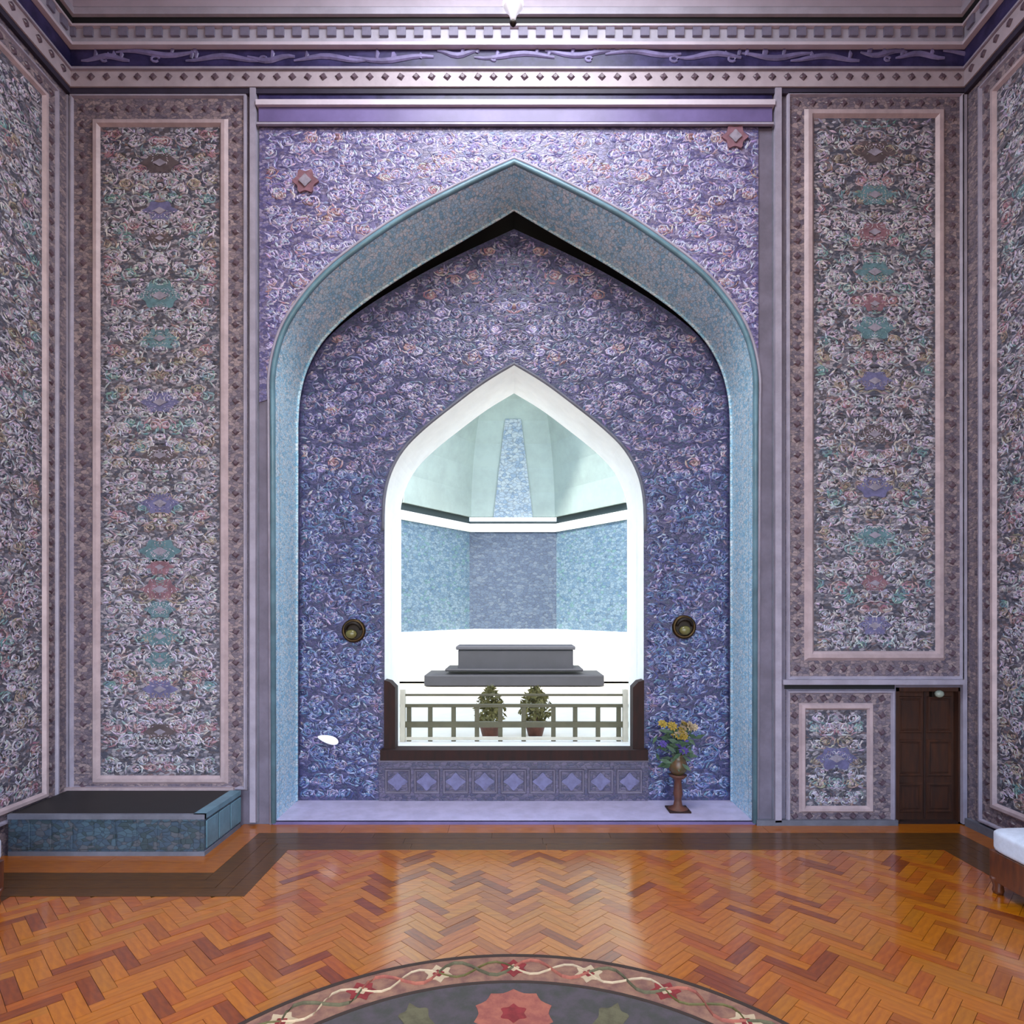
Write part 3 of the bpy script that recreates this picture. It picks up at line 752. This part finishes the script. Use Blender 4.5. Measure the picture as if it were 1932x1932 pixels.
for i in range(60):
    c = Vector((random.gauss(0, .11), random.uniform(-.14, .06), random.uniform(.12, .62))); a = random.uniform(0, 2*PI); d = Vector((math.cos(a), .3, math.sin(a)*.7))*.09; s = Vector((-d.z, 0, d.x))*.35
    bm.faces.new([bm.verts.new(q) for q in (c-d, c+s, c+d, c-s)])
obj('foliage', bm, M['leafgreen'], fv, kind='stuff')

# ------------------------------------------------------------------ hanging finial of the ceiling light
pn = at(968, 40, 6.6)
pend = thing('pendant_lamp', 'white pointed pendant lamp with a dark tip at the top centre', 'lamp', (pn.x, 6.6, pn.z))
sc_ = 6.6/F
bm = bmesh.new(); lathe(bm, [(.004, 0), (5*sc_, 4*sc_), (8*sc_, 14*sc_), (17*sc_, 26*sc_), (20*sc_, 32*sc_), (9*sc_, 38*sc_), (6*sc_, 60*sc_), (6*sc_, TOP-pn.z)], 20)
obj('glass_drop', bm, M['lampwhite'], pend, True)
bm = bmesh.new(); lathe(bm, [(.003, -11*sc_), (5*sc_, -7*sc_), (7*sc_, -3*sc_), (3*sc_, 1.5*sc_)], 14)
obj('finial', bm, M['bronze'], pend, True)

# ------------------------------------------------------------------ upholstered benches at both sides
def bench(x0, x1, y0, y1, lab, side):
    cx_, cy_ = (x0+x1)/2, (y0+y1)/2
    t = thing('bench', lab, 'bench', (cx_, cy_, 0), 'white cushioned benches by the side walls')
    hx, hy = (x1-x0)/2, (y1-y0)/2
    bm = B(-hx, hx, -hy, hy, .40, .62)
    bmesh.ops.subdivide_edges(bm, edges=bm.edges, cuts=3, use_grid_fill=True)
    for v in bm.verts:
        fx_, fy_ = abs(v.co.x)/hx, abs(v.co.y)/hy
        v.co.z += .06*(1-fx_**2)*(1-fy_**2)*(1 if v.co.z > .5 else 0)
    o = obj('cushion', bm, M['cushion'], t, True)
    m = o.modifiers.new('soft', 'SUBSURF'); m.levels = 2; m.render_levels = 2
    for yy in (-hy*.33, hy*.33):
        for xx in (-hx*.5, 0, hx*.5):
            b2_ = bmesh.new(); bmesh.ops.create_uvsphere(b2_, u_segments=10, v_segments=6, radius=.018, matrix=Matrix.Translation((xx, yy, .655)))
            obj('button', b2_, M['lilac'], o, True)
    bevel(obj('seat_frame', B(-hx+.02, hx-.02, -hy+.02, hy-.02, .12, .41), M['benchwood'], t), .01)
    for a in (-1, 1):
        for b_ in (-1, 1):
            bm = bmesh.new(); lathe(bm, [(.04, 0), (.05, .03), (.042, .07), (.06, .13), (.06, .16)], 14, a*(hx-.07), b_*(hy-.07))
            obj('leg', bm, M['benchwood'], t, True)
    for yy in (-hy+.07, hy-.07): obj('stretcher', B(-hx+.07, hx-.07, yy-.015, yy+.015, .10, .135), M['benchwood'], t)
    return t
bench(4.54, 5.56, 5.0, 6.12, 'white cushioned brown wooden bench by the right wall', 1)
bench(-5.48, -4.655, 4.9, 5.86, 'white cushioned brown wooden bench by the left wall, before the platform', -1)

# ------------------------------------------------------------------ round rug
RC = Vector((0.0, 2.62)); R = 2.33
rug = thing('round_rug', 'large round slate rug with a rose and tan patterned border on the parquet', 'rug', (RC.x, RC.y, 0))
def disc(r0, r1, z0, z1, n=128):
    bm = bmesh.new()
    def ring(r, z): return [bm.verts.new((r*math.cos(2*PI*k/n), r*math.sin(2*PI*k/n), z)) for k in range(n)]
    if r0 > 0:
        rs = [ring(r0, z0), ring(r0, z1), ring(r1, z1), ring(r1, z0)]
        for A, Bq in zip(rs, rs[1:]):
            for k in range(n): bm.faces.new([A[k], A[(k+1) % n], Bq[(k+1) % n], Bq[k]])
    else:
        a = ring(r1, z0); b_ = ring(r1, z1); bm.faces.new(b_)
        for k in range(n): bm.faces.new([a[k], a[(k+1) % n], b_[(k+1) % n], b_[k]])
    bmesh.ops.recalc_face_normals(bm, faces=bm.faces)
    return bm
obj('edging', disc(R-.035, R, .004, .020), M['rug_edge'], rug)
obj('border', disc(1.98, R-.035, .004, .017), M['rug_band'], rug)
obj('inner_edging', disc(1.95, 1.98, .004, .019), M['rug_edge'], rug)
obj('field', disc(0, 1.95, .004, .016), M['rug_field'], rug)
def flat_shape(pts_, z0, z1):
    return plate([pts_], lambda u, v, h: (u, v, h), z0, z1, backface=False)
me_r = {}
def motif(name, pts_, m, z1):
    key = (name, m)
    if key not in me_r:
        b_ = flat_shape(pts_, .012, z1); me = bpy.data.meshes.new(name); b_.to_mesh(me); b_.free(); me.materials.append(M[m]); me_r[key] = me
    return me_r[key]
for k in range(24):
    a = 2*PI*k/24+PI/2; r = (1.98+R-.035)/2
    mm = motif('border_flower', lobed(.115, 6, .35, 1, 1), 'rug_red' if k % 2 == 0 else 'rug_cream', .021)
    o = link_mesh('border_flower', mm, rug, (r*math.cos(a), r*math.sin(a), 0), (0, 0, a))
    link_mesh('flower_centre', motif('flower_centre', lobed(.045, 4, .3, 1, 1), 'rug_cream' if k % 2 == 0 else 'rug_red', .024), o)
    bm = bmesh.new()
    tube(bm, [((r+.08*math.sin(t/9*2*PI))*math.cos(a+2*PI/24*(t/9)), (r+.08*math.sin(t/9*2*PI))*math.sin(a+2*PI/24*(t/9)), .018) for t in range(10)], .014, 6, flat=.4)
    obj('border_vine', bm, M['rug_cream'] if k % 3 else M['olive'], rug)
    bm = bmesh.new()
    tube(bm, [((r-.1*math.sin(t/9*2*PI))*math.cos(a+2*PI/24*(t/9)), (r-.1*math.sin(t/9*2*PI))*math.sin(a+2*PI/24*(t/9)), .0175) for t in range(10)], .022, 6, flat=.25)
    obj('border_vine', bm, M['rug_pink'] if k % 2 else M['rug_olive'], rug)
for k in range(8):
    a = 2*PI*k/8+PI/2
    o = link_mesh('rosette', motif('rosette', lobed(.27, 10, .14, 1, 1), 'rug_pink', .021), rug, (1.60*math.cos(a), 1.60*math.sin(a), 0), (0, 0, a))
    link_mesh('rosette_centre', motif('rosette_centre', lobed(.1, 6, .3, 1, 1), 'rug_red', .025), o)
    a2 = a+PI/8
    link_mesh('palmette', motif('palmette', lobed(.15, 6, .3, 1.3, .8), 'rug_olive', .020), rug, (1.66*math.cos(a2), 1.66*math.sin(a2), 0), (0, 0, a2))
o = obj('centre_medallion', flat_shape(lobed(.75, 16, .12, 1, 1), .012, .021), M['rug_pink'], rug)
obj('medallion_star', flat_shape(lobed(.45, 8, .4, 1, 1), .018, .025), M['rug_cream'], o)

# ------------------------------------------------------------------ courtyard and the iwan across it
GZ = .2
struct('ground', B(-14, 14, 10.0, 40, GZ-.3, GZ), M['ground'])
iw = thing('iwan', 'pale domed courtyard iwan with blue tiled walls seen through the arched window', 'building', (0, 26, GZ))
def loc(v): return (v[0], v[1]-26, v[2]-GZ)
ZC = 6.42
plan = [(-6.6, 21.4), (-3.96, 22.4), (-1.8, 26), (1.75, 26), (4.0, 22.4), (6.6, 21.4)]
def wallseg(a, b, z0, z1, th, m, name, off=0.0, parent=None):
    a, b = Vector(a), Vector(b); d = (b-a).normalized(); nrm = Vector((d.y, -d.x))
    bm = bmesh.new(); q = []
    for p_, s in ((a, 0), (b, 0), (b, 1), (a, 1)):
        w_ = p_+nrm*(off if s == 0 else off-th); q.append(w_)
    lo_ = [bm.verts.new(loc((p_.x, p_.y, z0))) for p_ in q]; hi_ = [bm.verts.new(loc((p_.x, p_.y, z1))) for p_ in q]
    for k in range(4): bm.faces.new([lo_[k], lo_[(k+1) % 4], hi_[(k+1) % 4], hi_[k]])
    bm.faces.new(hi_); bm.faces.new(lo_[::-1]); bmesh.ops.recalc_face_normals(bm, faces=bm.faces)
    return obj(name, bm, m, parent or iw)
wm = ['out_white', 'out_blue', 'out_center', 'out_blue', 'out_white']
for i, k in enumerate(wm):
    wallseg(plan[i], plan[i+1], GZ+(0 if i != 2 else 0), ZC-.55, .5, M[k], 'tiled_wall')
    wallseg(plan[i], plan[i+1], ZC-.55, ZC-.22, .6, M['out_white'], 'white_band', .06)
    wallseg(plan[i], plan[i+1], ZC-.22, ZC+(.08 if i != 2 else -.12), .8, M['out_dark'], 'painted_shadow_gap', .0 if i != 2 else .02)  # shadow gap below the dome, its shade put in by dark colour
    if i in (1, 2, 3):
        wallseg(plan[i], plan[i+1], GZ, 1.9, .4, M['out_white'], 'white_dado', .05)
# half dome: facets rising inwards to the apex
nz_ = 9
levels = []
cxm, cym = 0.0, 21.4
for j in range(nz_+1):
    t = j/nz_; s = math.cos(t*PI/2)**.8 if j < nz_ else 0.02
    levels.append([(cxm+(x-cxm)*s, cym+(y-cym)*s+0*t, ZC+.05+(12.2-ZC)*math.sin(t*PI/2)**1.0) for x, y in plan])
for i in range(5):
    bm = bmesh.new()
    vv = [[bm.verts.new(loc(levels[j][i+k])) for k in (0, 1)] for j in range(nz_+1)]
    for j in range(nz_): bm.faces.new([vv[j][0], vv[j][1], vv[j+1][1], vv[j+1][0]])
    o = obj('vault_facet', bm, M['out_dome'], iw)
    sm = o.modifiers.new('thick', 'SOLIDIFY'); sm.thickness = .25; sm.offset = 0
    bm = bmesh.new(); tube(bm, [loc(levels[j][i]) for j in range(nz_+1)], .05, 6)
    obj('vault_rib', bm, M['out_white'], iw, True)
# blue tapering tile strip up the middle facet
bm = bmesh.new(); vv = []
for j in range(0, 5):
    y_, z_ = levels[j][2][1], levels[j][2][2]; ww = .8*(1-j/5.2*.8)
    vv.append((bm.verts.new(loc((-ww-.02, y_-.2, z_-.03))), bm.verts.new(loc((ww-.02, y_-.2, z_-.03)))))
for a, b in zip(vv, vv[1:]): bm.faces.new([a[0], a[1], b[1], b[0]])
o = obj('tile_strip', bm, tile_mat('pale_vault_tiles', [((118,138,154),3),((138,154,164),4),((150,162,166),3)], 7, .6), iw); sm = o.modifiers.new('thick', 'SOLIDIFY'); sm.thickness = .06
# front wall of the iwan with its arch
fa = [(0, 14.2), (2.2, 13.0), (4.2, 11.4), (5.6, 9.4), (6.2, 7.6), (6.4, 6.2)]
fa = dens(fa)
lp = [(-fa[-1][0], GZ)]+[(-a, z) for a, z in fa[1:]][::-1]+[(a, z) for a, z in fa]+[(fa[-1][0], GZ)]
obj('facade', plate([rect(-14, 14, GZ, 17), lp], lambda u, v, h: (u, 21.5-26-h, v-GZ), -.6, 0), M['out_white'], iw)
# dark grey stone platform before it
sp = thing('stone_platform', 'dark grey stone block on a wide base in the courtyard beyond the window', 'stone block', (0, 20.9, GZ))
def sb(name, x0, x1, y0, y1, z0, z1, m): return bevel(obj(name, B(x0, x1, y0, y1, z0, z1), m, sp), .03)
k_ = 20.5/F
zb = lambda py, Y: CAMZ+(HOR-py)*Y/F-GZ
sb('wide_base', (800-CX)*k_, (1140-CX)*k_, -.4, 1.3, 0.03, zb(1274, 20.5), M['out_grey'])
sb('upper_step', (838-CX)*k_, (1102-CX)*k_, -.2, 1.2, zb(1268, 20.5), zb(1262, 20.7), M['out_grey'])
sb('block', (862-CX)*k_, (1084-CX)*k_, 0.0, 1.1, zb(1268, 20.5), zb(1226, 20.9), M['out_grey'])
sb('cap', (858-CX)*k_, (1088-CX)*k_, -.05, 1.15, zb(1226, 20.9), zb(1219, 20.9), mat('weathered_grey_cap', (44,44,50), .7))
# olive shrubs beyond the balustrade
def shrub(px, Y, r, h, lab):
    x_ = (px-CX)*Y/F
    t = thing('shrub', lab, 'shrub', (x_, Y, GZ))
    bm = bmesh.new(); rng = random.Random(int(px))
    for i in range(420):
        u_ = rng.random()**.5; th = rng.uniform(0, 2*PI); zq = rng.random()
        rr = r*u_*math.sin(PI*min(.95, .2+zq*.75))
        c = Vector((rr*math.cos(th), rr*math.sin(th)*.8, .25+zq*h)); d = Vector((rng.gauss(0, 1), rng.gauss(0, 1), rng.gauss(0, 1))).normalized()*.075; s = d.cross(Vector((rng.gauss(0, 1), 1, .2))).normalized()*.028
        bm.faces.new([bm.verts.new(q) for q in (c-d, c+s, c+d, c-s)])
    obj('foliage', bm, M['olive'], t, kind='stuff')
    bm = bmesh.new(); tube(bm, [(0, 0, .1), (.02, 0, .4), (-.02, 0, .25+h*.6)], .025, 6); obj('stem', bm, M['terracotta'], t)
    bm = bmesh.new(); lathe(bm, [(.14, 0), (.2, .22), (.22, .24), (.22, .28), (.19, .28)], 16); obj('pot', bm, M['terracotta'], t, True)
shrub(925, 12.3, .30, .75, 'potted olive shrub beyond the balustrade, left of the pair')
shrub(1010, 12.6, .34, .70, 'potted olive shrub beyond the balustrade, right of the pair')
